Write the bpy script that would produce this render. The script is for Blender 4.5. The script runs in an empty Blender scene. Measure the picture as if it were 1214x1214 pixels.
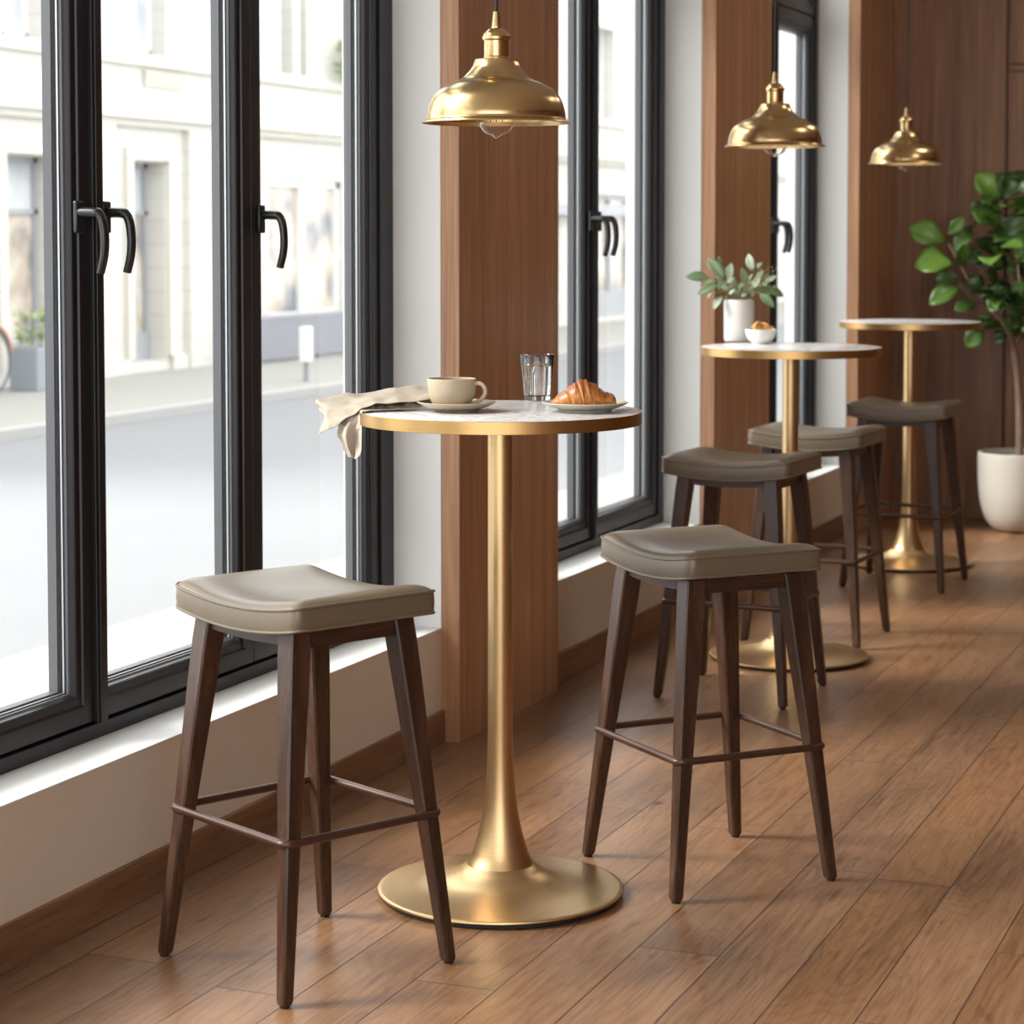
import bpy, bmesh, math, random
from mathutils import Vector, Matrix, noise
random.seed(7)
S = bpy.context.scene
COL = S.collection
PI = math.pi

# ------------------------------------------------------------------ camera
F = 2700.0; TILT = math.atan(.0567); YAW = math.radians(21.66)
PX = 607.0; PY = 276 + F*.0567
CAM = Vector((2.522, 0, 1.43))
FW = Vector((-math.sin(YAW)*math.cos(TILT), math.cos(YAW)*math.cos(TILT), -math.sin(TILT)))
RT = Vector((math.cos(YAW), math.sin(YAW), 0)); UP = RT.cross(FW)
cd = bpy.data.cameras.new('camera'); cam = bpy.data.objects.new('camera', cd); COL.objects.link(cam)
cam.matrix_world = Matrix((( RT.x, UP.x, -FW.x, CAM.x), (RT.y, UP.y, -FW.y, CAM.y), (RT.z, UP.z, -FW.z, CAM.z), (0,0,0,1)))
cd.sensor_width = 36; cd.lens = F/1214*36; cd.shift_y = -(607-PY)/1214
cd.clip_end = 300
cd.dof.use_dof = True; cd.dof.focus_distance = 4.75; cd.dof.aperture_fstop = 6.0
S.camera = cam
def ray(x, y): return FW + RT*((x-PX)/F) - UP*((y-PY)/F)
def at_depth(x, y, d): return CAM + ray(x, y)*d
def at_z(x, y, z): r = ray(x, y); return CAM + r*((z-CAM.z)/r.z)

# ------------------------------------------------------------------ materials
def new_mat(name):
    m = bpy.data.materials.new(name); m.use_nodes = True
    nt = m.node_tree; return m, nt, nt.nodes['Principled BSDF']
def N(nt, t, **kw):
    n = nt.nodes.new(t)
    for k, v in kw.items(): setattr(n, k, v)
    return n
def plain(name, c, rough=.5, metal=0, bump=0, bscale=200, spec=.5, var=0, vscale=6, coat=0):
    m, nt, b = new_mat(name)
    b.inputs['Base Color'].default_value = (*c, 1); b.inputs['Roughness'].default_value = rough
    b.inputs['Metallic'].default_value = metal; b.inputs['Specular IOR Level'].default_value = spec
    if coat: b.inputs['Coat Weight'].default_value = coat; b.inputs['Coat Roughness'].default_value = .15
    tc = N(nt, 'ShaderNodeTexCoord')
    nz = N(nt, 'ShaderNodeTexNoise'); nz.inputs['Scale'].default_value = vscale; nz.inputs['Detail'].default_value = 4
    nt.links.new(tc.outputs['Object'], nz.inputs['Vector'])
    mx = N(nt, 'ShaderNodeMix', data_type='RGBA')
    mx.inputs['A'].default_value = (*[min(1, x*(1-var)) for x in c], 1); mx.inputs['B'].default_value = (*[min(1, x*(1+var)) for x in c], 1)
    nt.links.new(nz.outputs['Fac'], mx.inputs['Factor']); nt.links.new(mx.outputs['Result'], b.inputs['Base Color'])
    if bump:
        n2 = N(nt, 'ShaderNodeTexNoise'); n2.inputs['Scale'].default_value = bscale; n2.inputs['Detail'].default_value = 3
        nt.links.new(tc.outputs['Object'], n2.inputs['Vector'])
        bp = N(nt, 'ShaderNodeBump'); bp.inputs['Strength'].default_value = bump; bp.inputs['Distance'].default_value = .002
        nt.links.new(n2.outputs['Fac'], bp.inputs['Height']); nt.links.new(bp.outputs['Normal'], b.inputs['Normal'])
    return m
def ramp(nt, stops):
    r = N(nt, 'ShaderNodeValToRGB'); e = r.color_ramp.elements
    while len(e) < len(stops): e.new(.5)
    for i, (p, c) in enumerate(stops): e[i].position = p; e[i].color = (*c, 1)
    return r
def wood(name, dark, mid, light, stretch, rough=.42, fine=70, coord='Object', bump=.08):
    """grain: fine fibres plus broad streaks, stretched along one axis by the mapping scale"""
    m, nt, b = new_mat(name); L = nt.links.new
    tc = N(nt, 'ShaderNodeTexCoord')
    mp = N(nt, 'ShaderNodeMapping'); mp.inputs['Scale'].default_value = stretch
    if coord == 'World':
        g = N(nt, 'ShaderNodeNewGeometry'); L(g.outputs['Position'], mp.inputs['Vector'])
    else: L(tc.outputs[coord], mp.inputs['Vector'])
    a = N(nt, 'ShaderNodeTexNoise'); a.inputs['Scale'].default_value = fine; a.inputs['Detail'].default_value = 6; a.inputs['Roughness'].default_value = .6
    c = N(nt, 'ShaderNodeTexNoise'); c.inputs['Scale'].default_value = fine*.14; c.inputs['Detail'].default_value = 3; c.inputs['Distortion'].default_value = .6
    L(mp.outputs['Vector'], a.inputs['Vector']); L(mp.outputs['Vector'], c.inputs['Vector'])
    mx = N(nt, 'ShaderNodeMix', data_type='FLOAT'); mx.inputs['Factor'].default_value = .45
    L(a.outputs['Fac'], mx.inputs['A']); L(c.outputs['Fac'], mx.inputs['B'])
    r = ramp(nt, [(.32, dark), (.5, mid), (.68, light)]); L(mx.outputs['Result'], r.inputs['Fac'])
    L(r.outputs['Color'], b.inputs['Base Color']); b.inputs['Roughness'].default_value = rough
    bp = N(nt, 'ShaderNodeBump'); bp.inputs['Strength'].default_value = bump; bp.inputs['Distance'].default_value = .002
    L(a.outputs['Fac'], bp.inputs['Height']); L(bp.outputs['Normal'], b.inputs['Normal'])
    return m
def floor_mat():
    m, nt, b = new_mat('oak plank floor'); L = nt.links.new
    g = N(nt, 'ShaderNodeNewGeometry'); sp = N(nt, 'ShaderNodeSeparateXYZ'); L(g.outputs['Position'], sp.inputs['Vector'])
    def M(op, a, bb=None):
        n = N(nt, 'ShaderNodeMath', operation=op)
        for i, v in enumerate((a, bb)):
            if v is None: continue
            if isinstance(v, (int, float)): n.inputs[i].default_value = v
            else: L(v, n.inputs[i])
        return n.outputs[0]
    u = M('DIVIDE', M('SUBTRACT', sp.outputs['X'], .597-.1675*8), .1675)
    iu = M('FLOOR', u); fu = M('FRACT', u)
    wn = N(nt, 'ShaderNodeTexWhiteNoise', noise_dimensions='1D'); L(iu, wn.inputs['W'])
    v = M('DIVIDE', M('ADD', sp.outputs['Y'], M('MULTIPLY', wn.outputs['Value'], 2.6)), 1.75)
    iv = M('FLOOR', v); fv = M('FRACT', v)
    cid = N(nt, 'ShaderNodeCombineXYZ'); L(iu, cid.inputs['X']); L(iv, cid.inputs['Y'])
    w2 = N(nt, 'ShaderNodeTexWhiteNoise', noise_dimensions='3D'); L(cid.outputs['Vector'], w2.inputs['Vector'])
    # grain coordinates differ per plank
    cv = N(nt, 'ShaderNodeCombineXYZ')
    L(M('MULTIPLY', sp.outputs['X'], 15.0), cv.inputs['X']); L(M('MULTIPLY', sp.outputs['Y'], .45), cv.inputs['Y']); L(M('MULTIPLY', w2.outputs['Value'], 37), cv.inputs['Z'])
    a = N(nt, 'ShaderNodeTexNoise'); a.inputs['Scale'].default_value = 9; a.inputs['Detail'].default_value = 9; a.inputs['Roughness'].default_value = .72; a.inputs['Distortion'].default_value = 0
    L(cv.outputs['Vector'], a.inputs['Vector'])
    cv2 = N(nt, 'ShaderNodeCombineXYZ')
    L(M('MULTIPLY', sp.outputs['X'], 4.5), cv2.inputs['X']); L(M('MULTIPLY', sp.outputs['Y'], .8), cv2.inputs['Y']); L(M('MULTIPLY', w2.outputs['Value'], 53), cv2.inputs['Z'])
    c = N(nt, 'ShaderNodeTexNoise'); c.inputs['Scale'].default_value = 1.1; c.inputs['Detail'].default_value = 3; c.inputs['Distortion'].default_value = 0
    L(cv2.outputs['Vector'], c.inputs['Vector'])
    # cathedral rings: contour lines of the broad noise
    rg = M('POWER', M('PINGPONG', M('MULTIPLY', c.outputs['Fac'], 44.0), 1.0), 3.0)
    f = M('ADD', M('ADD', M('MULTIPLY', a.outputs['Fac'], .60), M('MULTIPLY', c.outputs['Fac'], .32)), M('MULTIPLY', rg, -.06))
    r = ramp(nt, [(.28, FLOOR_C[0]), (.44, FLOOR_C[1]), (.60, FLOOR_C[2])]); L(f, r.inputs['Fac'])
    # knots
    cv3 = N(nt, 'ShaderNodeCombineXYZ'); L(M('MULTIPLY', sp.outputs['X'], 2.2), cv3.inputs['X']); L(sp.outputs['Y'], cv3.inputs['Y']); L(M('MULTIPLY', w2.outputs['Value'], 91), cv3.inputs['Z'])
    k = N(nt, 'ShaderNodeTexNoise'); k.inputs['Scale'].default_value = 5.5; k.inputs['Detail'].default_value = 2; L(cv3.outputs['Vector'], k.inputs['Vector'])
    kr = ramp(nt, [(.70, (1, 1, 1)), (.80, (.45, .38, .33))]); L(k.outputs['Fac'], kr.inputs['Fac'])
    m1 = N(nt, 'ShaderNodeMix', data_type='RGBA', blend_type='MULTIPLY'); m1.inputs['Factor'].default_value = 1
    L(r.outputs['Color'], m1.inputs['A']); L(kr.outputs['Color'], m1.inputs['B'])
    hv = N(nt, 'ShaderNodeHueSaturation'); L(m1.outputs['Result'], hv.inputs['Color'])
    L(M('ADD', M('MULTIPLY', w2.outputs['Value'], .24), .88), hv.inputs['Value'])
    L(M('ADD', M('MULTIPLY', wn.outputs['Value'], .14), .93), hv.inputs['Saturation'])
    # seams
    du = M('MULTIPLY', M('MINIMUM', fu, M('SUBTRACT', 1.0, fu)), .1675); dv = M('MULTIPLY', M('MINIMUM', fv, M('SUBTRACT', 1.0, fv)), 1.75)
    d = M('MINIMUM', du, dv)
    se = N(nt, 'ShaderNodeMapRange'); se.inputs['From Min'].default_value = .0006; se.inputs['From Max'].default_value = .0022; L(d, se.inputs['Value'])
    m2 = N(nt, 'ShaderNodeMix', data_type='RGBA'); L(se.outputs['Result'], m2.inputs['Factor']); m2.inputs['A'].default_value = (.035, .017, .01, 1); L(hv.outputs['Color'], m2.inputs['B'])
    L(m2.outputs['Result'], b.inputs['Base Color'])
    ro = N(nt, 'ShaderNodeMapRange'); ro.inputs['To Min'].default_value = .30; ro.inputs['To Max'].default_value = .46; L(a.outputs['Fac'], ro.inputs['Value']); L(ro.outputs['Result'], b.inputs['Roughness'])
    hh = M('ADD', M('MULTIPLY', a.outputs['Fac'], .35), M('MULTIPLY', se.outputs['Result'], .8))
    bp = N(nt, 'ShaderNodeBump'); bp.inputs['Strength'].default_value = .22; bp.inputs['Distance'].default_value = .002
    L(hh, bp.inputs['Height']); L(bp.outputs['Normal'], b.inputs['Normal'])
    b.inputs['Specular IOR Level'].default_value = .45
    return m
def brass_mat(name, c=(.66, .46, .21), rough=.3, axis='ring'):
    m, nt, b = new_mat(name); L = nt.links.new
    b.inputs['Metallic'].default_value = 1
    tc = N(nt, 'ShaderNodeTexCoord'); mp = N(nt, 'ShaderNodeMapping'); mp.inputs['Scale'].default_value = (2, 2, 120); L(tc.outputs['Object'], mp.inputs['Vector'])
    a = N(nt, 'ShaderNodeTexNoise'); a.inputs['Scale'].default_value = 3; a.inputs['Detail'].default_value = 4; L(mp.outputs['Vector'], a.inputs['Vector'])
    r = ramp(nt, [(.3, tuple(x*.95 for x in c)), (.7, tuple(min(1, x*1.04) for x in c))]); L(a.outputs['Fac'], r.inputs['Fac']); L(r.outputs['Color'], b.inputs['Base Color'])
    ro = N(nt, 'ShaderNodeMapRange'); ro.inputs['To Min'].default_value = rough-.03; ro.inputs['To Max'].default_value = rough+.03; L(a.outputs['Fac'], ro.inputs['Value']); L(ro.outputs['Result'], b.inputs['Roughness'])
    b.inputs['Anisotropic'].default_value = .4
    return m
def marble_mat():
    m, nt, b = new_mat('white marble'); L = nt.links.new
    tc = N(nt, 'ShaderNodeTexCoord')
    w = N(nt, 'ShaderNodeTexNoise'); w.inputs['Scale'].default_value = 9; w.inputs['Detail'].default_value = 8; w.inputs['Distortion'].default_value = 1.4; L(tc.outputs['Object'], w.inputs['Vector'])
    a = ramp(nt, [(.40, (.68, .68, .68)), (.485, (.52, .52, .53)), (.53, (.68, .68, .67)), (.62, (.62, .62, .63)), (.7, (.70, .70, .69))]); L(w.outputs['Fac'], a.inputs['Fac'])
    s = N(nt, 'ShaderNodeTexNoise'); s.inputs['Scale'].default_value = 60; s.inputs['Detail'].default_value = 5; L(tc.outputs['Object'], s.inputs['Vector'])
    sr = ramp(nt, [(.36, (.70, .70, .73)), (.46, (1, 1, 1))]); L(s.outputs['Fac'], sr.inputs['Fac'])
    mx = N(nt, 'ShaderNodeMix', data_type='RGBA', blend_type='MULTIPLY'); mx.inputs['Factor'].default_value = .9
    L(a.outputs['Color'], mx.inputs['A']); L(sr.outputs['Color'], mx.inputs['B']); L(mx.outputs['Result'], b.inputs['Base Color'])
    b.inputs['Roughness'].default_value = .22
    return m
def glass_mat(name, ior=1.45, c=(1, 1, 1)):
    m, nt, b = new_mat(name)
    b.inputs['Transmission Weight'].default_value = 1; b.inputs['Roughness'].default_value = 0; b.inputs['IOR'].default_value = ior; b.inputs['Base Color'].default_value = (*c, 1)
    return m
def pane_mat():
    m, nt, b = new_mat('window glass'); L = nt.links.new; nt.nodes.remove(b)
    t = N(nt, 'ShaderNodeBsdfTransparent'); t.inputs['Color'].default_value = (.97, .98, .975, 1)
    g = N(nt, 'ShaderNodeBsdfGlossy'); g.inputs['Roughness'].default_value = .0
    f = N(nt, 'ShaderNodeFresnel'); f.inputs['IOR'].default_value = 1.3
    ge = N(nt, 'ShaderNodeNewGeometry'); iv = N(nt, 'ShaderNodeMath', operation='SUBTRACT'); iv.inputs[0].default_value = 1; L(ge.outputs['Backfacing'], iv.inputs[1])
    fm = N(nt, 'ShaderNodeMath', operation='MULTIPLY'); L(f.outputs['Fac'], fm.inputs[0]); L(iv.outputs[0], fm.inputs[1])
    mx = N(nt, 'ShaderNodeMixShader'); L(fm.outputs[0], mx.inputs['Fac']); L(t.outputs[0], mx.inputs[1]); L(g.outputs[0], mx.inputs[2])
    L(mx.outputs[0], nt.nodes['Material Output'].inputs['Surface'])
    return m
def masonry_mat(name, c):
    """ashlar stone: pale blocks with thin darker joints, horizontal courses"""
    m, nt, b = new_mat(name); L = nt.links.new
    g = N(nt, 'ShaderNodeNewGeometry'); sp = N(nt, 'ShaderNodeSeparateXYZ'); L(g.outputs['Position'], sp.inputs['Vector'])
    cv = N(nt, 'ShaderNodeCombineXYZ'); L(sp.outputs['Y'], cv.inputs['X']); L(sp.outputs['Z'], cv.inputs['Y'])
    br = N(nt, 'ShaderNodeTexBrick'); L(cv.outputs['Vector'], br.inputs['Vector'])
    br.inputs['Color1'].default_value = (*c, 1); br.inputs['Color2'].default_value = (*[x*.95 for x in c], 1); br.inputs['Mortar'].default_value = (*[x*.86 for x in c], 1)
    br.inputs['Scale'].default_value = 1; br.inputs['Mortar Size'].default_value = .012; br.inputs['Brick Width'].default_value = .9; br.inputs['Row Height'].default_value = .26
    L(br.outputs['Color'], b.inputs['Base Color']); b.inputs['Roughness'].default_value = .9
    return m
def shop_pane_mat(name, stops, scale=1.3):
    m, nt, b = new_mat(name); L = nt.links.new
    g = N(nt, 'ShaderNodeNewGeometry'); nz = N(nt, 'ShaderNodeTexNoise'); nz.inputs['Scale'].default_value = scale; nz.inputs['Detail'].default_value = 3
    L(g.outputs['Position'], nz.inputs['Vector']); r = ramp(nt, stops); L(nz.outputs['Fac'], r.inputs['Fac']); L(r.outputs['Color'], b.inputs['Base Color'])
    b.inputs['Roughness'].default_value = .12
    return m
def croissant_mat():
    m, nt, b = new_mat('baked pastry'); L = nt.links.new
    tc = N(nt, 'ShaderNodeTexCoord'); mp = N(nt, 'ShaderNodeMapping'); mp.inputs['Scale'].default_value = (260, 30, 60); L(tc.outputs['Object'], mp.inputs['Vector'])
    a = N(nt, 'ShaderNodeTexNoise'); a.inputs['Scale'].default_value = 1; a.inputs['Detail'].default_value = 3; L(mp.outputs['Vector'], a.inputs['Vector'])
    c = N(nt, 'ShaderNodeTexNoise'); c.inputs['Scale'].default_value = 45; L(tc.outputs['Object'], c.inputs['Vector'])
    at = N(nt, 'ShaderNodeAttribute', attribute_name='bake')
    s = N(nt, 'ShaderNodeMath', operation='MULTIPLY_ADD'); L(a.outputs['Fac'], s.inputs[0]); s.inputs[1].default_value = .5; L(at.outputs['Fac'], s.inputs[2])
    s2 = N(nt, 'ShaderNodeMath', operation='MULTIPLY_ADD'); L(c.outputs['Fac'], s2.inputs[0]); s2.inputs[1].default_value = .35; L(s.outputs[0], s2.inputs[2])
    r = ramp(nt, [(.35, (.80, .50, .20)), (.62, (.56, .22, .055)), (.95, (.27, .075, .018))]); L(s2.outputs[0], r.inputs['Fac']); L(r.outputs['Color'], b.inputs['Base Color'])
    b.inputs['Roughness'].default_value = .36
    bp = N(nt, 'ShaderNodeBump'); bp.inputs['Strength'].default_value = .35; bp.inputs['Distance'].default_value = .001; L(a.outputs['Fac'], bp.inputs['Height']); L(bp.outputs['Normal'], b.inputs['Normal'])
    return m
def leaf_mat(name, c1, c2, rough=.35):
    m, nt, b = new_mat(name); L = nt.links.new
    at = N(nt, 'ShaderNodeAttribute', attribute_name='tone')
    r = ramp(nt, [(0, c1), (1, c2)]); L(at.outputs['Fac'], r.inputs['Fac']); L(r.outputs['Color'], b.inputs['Base Color']); b.inputs['Roughness'].default_value = rough
    b.inputs['Transmission Weight'].default_value = 0; b.inputs['Subsurface Weight'].default_value = .0
    return m

FLOOR_C = ((.095, .044, .0195), (.225, .115, .057), (.335, .185, .098))
MAT = dict(
    floor=floor_mat(),
    plaster=plain('cream plaster', (.84, .84, .82), .8, bump=.03, var=.01),
    apron=plain('bounce-tinted plaster', (.73, .645, .53), .75, bump=.03, var=.02),  # beige tint paints in some warm bounce from the wood floor
    sill=plain('white sill paint', (.82, .82, .80), .45, var=.01),
    ceiling=plain('ceiling paint', (.80, .78, .74), .9),
    panel=wood('walnut veneer', (.13, .056, .026), (.235, .108, .052), (.36, .18, .092), (1, 1, .03), .42, 110, 'World', .04),
    pilaster=wood('oak brown veneer', (.28, .132, .062), (.44, .228, .118), (.60, .345, .195), (1, 1, .025), .42, 110, 'World', .04),
    skirting=wood('brown skirting wood', (.14, .064, .03), (.235, .112, .055), (.34, .175, .09), (1, .05, 1), .4, 90, 'World', .04),
    legwood=wood('dark walnut', (.020, .009, .006), (.050, .022, .012), (.105, .050, .030), (1, 1, .04), .36, 230),
    railwood=wood('dark walnut rail', (.020, .009, .005), (.048, .021, .012), (.095, .045, .027), (.06, .06, 1), .38, 230),
    leather=plain('taupe leather', (.155, .119, .080), .34, bump=.10, bscale=420, var=.05, vscale=14, spec=.5),
    piping=plain('leather piping', (.165, .127, .086), .4, var=.03),
    footring=plain('bronzed metal', (.085, .042, .028), .34, metal=.4, var=.1),
    black=plain('black rubber', (.012, .012, .012), .6),
    brass=brass_mat('brushed brass', (.64, .44, .225), .35),
    brassband=brass_mat('brushed brass band', (.52, .325, .13), .33),
    shade=brass_mat('aged brass shade', (.62, .44, .215), .24),
    marble=marble_mat(),
    frame=plain('anthracite frame', (.0105, .0112, .0135), .36, var=.08, spec=.45),
    bead=plain('aluminium bead', (.42, .43, .45), .35, metal=.8),
    sashlit=plain('daylight-lifted sash grey', (.085, .088, .098), .4),  # gasket grey lifted to paint in daylight on the sash side
    handle=plain('black handle', (.010, .011, .012), .32, spec=.6),
    pane=pane_mat(), glass=glass_mat('clear glass', 1.45), water=glass_mat('water', 1.33),
    bulb=glass_mat('bulb glass', 1.3, (1, .97, .93)),
    filament=plain('filament', (.55, .30, .10), .4, metal=.6),
    cord=plain('black cord', (.015, .014, .013), .6),
    stoneware=plain('beige stoneware', (.43, .35, .25), .35, bump=.05, bscale=90, var=.10, vscale=60),
    platec=plain('greige ceramic', (.50, .46, .385), .4, var=.06, vscale=40),
    whitecer=plain('white ceramic', (.74, .73, .70), .5, bump=.05, bscale=120, var=.03, vscale=30),
    linen=plain('beige linen', (.45, .385, .31), .9, bump=.35, bscale=700, var=.07, vscale=60),
    croissant=croissant_mat(),
    chip=plain('corn crisp', (.70, .38, .12), .6, var=.3, vscale=90),
    pot=plain('stone pot', (.56, .53, .465), .75, bump=.15, bscale=60, var=.06, vscale=8),
    soil=plain('soil', (.04, .03, .022), .95, bump=.6, bscale=120, var=.3),
    bark=wood('fig bark', (.16, .10, .065), (.27, .18, .12), (.38, .27, .19), (1, 1, .2), .8, 60),
    fig=leaf_mat('fig leaf', (.012, .040, .012), (.16, .30, .045), .32),
    euc=leaf_mat('eucalyptus leaf', (.09, .17, .055), (.42, .50, .36), .5),
    road=plain('pale asphalt', (.205, .208, .215), .9, var=.05, vscale=1.2),
    pavement=plain('pale paving', (.30, .293, .272), .9, var=.04, vscale=2),
    kerb=plain('kerb stone', (.36, .35, .34), .9, var=.05),
    stone=masonry_mat('ashlar stone', (.60, .58, .535)),
    stonetrim=plain('smooth stone', (.60, .575, .52), .9, var=.04, vscale=2),
    shopframe=plain('grey painted frame', (.34, .35, .37), .5),
    shoppanel=plain('dark grey panel', (.22, .225, .25), .6),
    pane_a=shop_pane_mat('shop window content', [(.35, (.20, .21, .23)), (.5, (.50, .42, .34)), (.65, (.62, .62, .60))], 1.6),
    pane_b=shop_pane_mat('curtained window', [(.35, (.42, .44, .48)), (.6, (.60, .61, .62))], 1.2),
    planter=plain('zinc planter', (.25, .27, .30), .6),
    bush=leaf_mat('bush leaf', (.14, .22, .07), (.42, .48, .22), .6),
    redpaint=plain('red bicycle paint', (.42, .17, .12), .4),
    tyre=plain('tyre rubber', (.09, .085, .09), .7), steel=plain('steel', (.5, .5, .52), .3, metal=.8),
    whitepaint=plain('white enamel', (.75, .75, .74), .4),
)

# ------------------------------------------------------------------ mesh helpers
def obj(name, bm, mat, parent=None, smooth=True, bevel=0, subsurf=0, solid=0, angle=40):
    me = bpy.data.meshes.new(name); bmesh.ops.recalc_face_normals(bm, faces=bm.faces[:]); bm.to_mesh(me); bm.free()
    me.materials.append(MAT[mat] if isinstance(mat, str) else mat)
    o = bpy.data.objects.new(name, me); COL.objects.link(o)
    if smooth:
        for p in me.polygons: p.use_smooth = True
        if angle: me.set_sharp_from_angle(angle=math.radians(angle))
    if parent: o.parent = parent
    if solid: m = o.modifiers.new('s', 'SOLIDIFY'); m.thickness = solid; m.offset = 0
    if bevel: m = o.modifiers.new('b', 'BEVEL'); m.width = bevel; m.segments = 2; m.limit_method = 'ANGLE'; m.angle_limit = math.radians(35)
    if subsurf: m = o.modifiers.new('u', 'SUBSURF'); m.levels = subsurf; m.render_levels = subsurf
    return o
def tag(o, label, cat=None, group=None, kind=None):
    o['label'] = label
    if cat: o['category'] = cat
    if group: o['group'] = group
    if kind: o['kind'] = kind
    return o
def empty(name, loc, label, cat, group=None, rz=0, kind=None):
    o = bpy.data.objects.new(name, None); COL.objects.link(o); o.location = loc; o.rotation_euler = (0, 0, rz); o.empty_display_size = .1
    return tag(o, label, cat, group, kind)
def box(bm, x0, x1, y0, y1, z0, z1):
    v = [bm.verts.new(p) for p in ((x0,y0,z0),(x1,y0,z0),(x1,y1,z0),(x0,y1,z0),(x0,y0,z1),(x1,y0,z1),(x1,y1,z1),(x0,y1,z1))]
    for f in ((0,3,2,1),(4,5,6,7),(0,1,5,4),(1,2,6,5),(2,3,7,6),(3,0,4,7)): bm.faces.new([v[i] for i in f])
def boxes(*bs):
    bm = bmesh.new()
    for b in bs: box(bm, *b)
    return bm
def lathe(bm, prof, seg=64, c=(0, 0, 0)):
    rings = []
    for r, z in prof:
        if r < 1e-6: rings.append([bm.verts.new((c[0], c[1], c[2]+z))])
        else: rings.append([bm.verts.new((c[0]+r*math.cos(2*PI*i/seg), c[1]+r*math.sin(2*PI*i/seg), c[2]+z)) for i in range(seg)])
    for a, b in zip(rings, rings[1:]):
        for i in range(seg):
            j = (i+1) % seg
            if len(a) == 1 and len(b) == 1: continue
            if len(a) == 1: bm.faces.new((a[0], b[i], b[j]))
            elif len(b) == 1: bm.faces.new((a[i], b[0], a[j]))
            else: bm.faces.new((a[i], a[j], b[j], b[i]))
    return bm
def smooth_prof(pts, n=6):
    """Catmull-Rom through profile points"""
    out = []
    P = [pts[0]]+list(pts)+[pts[-1]]
    for k in range(1, len(P)-2):
        p0, p1, p2, p3 = P[k-1:k+3]
        for i in range(n):
            t = i/n
            out.append(tuple(.5*((2*p1[d])+(-p0[d]+p2[d])*t+(2*p0[d]-5*p1[d]+4*p2[d]-p3[d])*t*t+(-p0[d]+3*p1[d]-3*p2[d]+p3[d])*t**3) for d in range(len(p1))))
    out.append(tuple(pts[-1])); return out
def tube(bm, pts, r, seg=10, closed=False, caps=True):
    """round bar along points; r a number or a list"""
    pts = [Vector(p) for p in pts]; n = len(pts); rr = r if isinstance(r, (list, tuple)) else [r]*n
    rings = []; ref = None
    for i, p in enumerate(pts):
        a = pts[i-1] if (i or closed) else p; b = pts[(i+1) % n] if (i < n-1 or closed) else p
        t = (b-a).normalized()
        if ref is None: ref = t.orthogonal().normalized()
        ref = (ref - t*ref.dot(t)); ref = ref.normalized() if ref.length > 1e-6 else t.orthogonal().normalized()
        s = t.cross(ref)
        rings.append([bm.verts.new(p + (ref*math.cos(2*PI*k/seg)+s*math.sin(2*PI*k/seg))*rr[i]) for k in range(seg)])
    for i in range(n if closed else n-1):
        A, B = rings[i], rings[(i+1) % n]
        off = 0
        if closed and i == n-1:
            off = min(range(seg), key=lambda o: (A[0].co-B[o].co).length)
        for k in range(seg): bm.faces.new((A[k], A[(k+1) % seg], B[(k+1+off) % seg], B[(k+off) % seg]))
    if caps and not closed: bm.faces.new(rings[0][::-1]); bm.faces.new(rings[-1])
    return bm
def ring_profile(bm, y0, y1, z0, z1, prof):
    """mitred rectangular ring in a plane facing +X; prof = closed list of (inset, x)"""
    loops = []
    for cy, cz, sy, sz in ((y0, z0, 1, 1), (y1, z0, -1, 1), (y1, z1, -1, -1), (y0, z1, 1, -1)):
        loops.append([bm.verts.new((x, cy+sy*u, cz+sz*u)) for u, x in prof])
    n = len(prof)
    for i in range(4):
        A, B = loops[i], loops[(i+1) % 4]
        for k in range(n): bm.faces.new((A[k], A[(k+1) % n], B[(k+1) % n], B[k]))
def holed(x0, x1, y0, y1, z0, z1, holes):
    """slab between x0..x1 with rectangular openings (ya,yb,za,zb)"""
    bm = bmesh.new()
    ys = sorted({y0, y1, *[h[0] for h in holes], *[h[1] for h in holes]}); zs = sorted({z0, z1, *[h[2] for h in holes], *[h[3] for h in holes]})
    ys = [v for v in ys if y0 <= v <= y1]; zs = [v for v in zs if z0 <= v <= z1]
    for a, b in zip(ys, ys[1:]):
        run = None
        for c, d in list(zip(zs, zs[1:]))+[(None, None)]:
            solid = c is not None and not any(h[0] <= (a+b)/2 <= h[1] and h[2] <= (c+d)/2 <= h[3] for h in holes)
            if solid: run = (run[0], d) if run else (c, d)
            elif run: box(bm, x0, x1, a, b, *run); run = None
    return bm
def struct(name, bm, mat, label, **kw):
    return tag(obj(name, bm, mat, **kw), label, None, None, 'structure')
def copy_thing(root, loc, rz, label):
    r = root.copy(); COL.objects.link(r); r.location = loc; r.rotation_euler = (0, 0, rz); r['label'] = label
    def kids(src, dst):
        for ch in list(src.children):
            c = ch.copy(); COL.objects.link(c); c.parent = dst; kids(ch, c)
    kids(root, r); return r

# ------------------------------------------------------------------ room shell
YB, XR, HC = 11.45, 5.6, 3.3
Y0 = -2.2
SILL = .324
BAYS = [(1.28, 5.812), (6.60, 8.287), (9.08, 10.667)]
WT = 3.02
struct('floor', boxes((-.02, XR, Y0, YB, -.05, 0)), 'floor', 'brown oak plank floor running along the window wall', smooth=False)
struct('ceiling', boxes((-.3, XR, Y0, YB, HC, HC+.1)), 'ceiling', 'pale flat ceiling of the bar', smooth=False)
struct('wall_left', holed(-.30, 0, Y0, YB, SILL-.003, HC, [(a, b, 0, WT) for a, b in BAYS]), 'plaster', 'white window wall with deep plaster reveals', smooth=False)
struct('wall_left.001', boxes((-.30, 0, Y0, YB, -.05, SILL-.003)), 'apron', 'beige low wall under the window sills', smooth=False)
struct('wall_right', boxes((XR, XR+.1, Y0, YB, 0, HC)), 'panel', 'unseen right wall of the room, made dark to cut bounced light', smooth=False)  # unseen wall; dark wood finish chosen to reduce bounced fill light
D = .035
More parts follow.
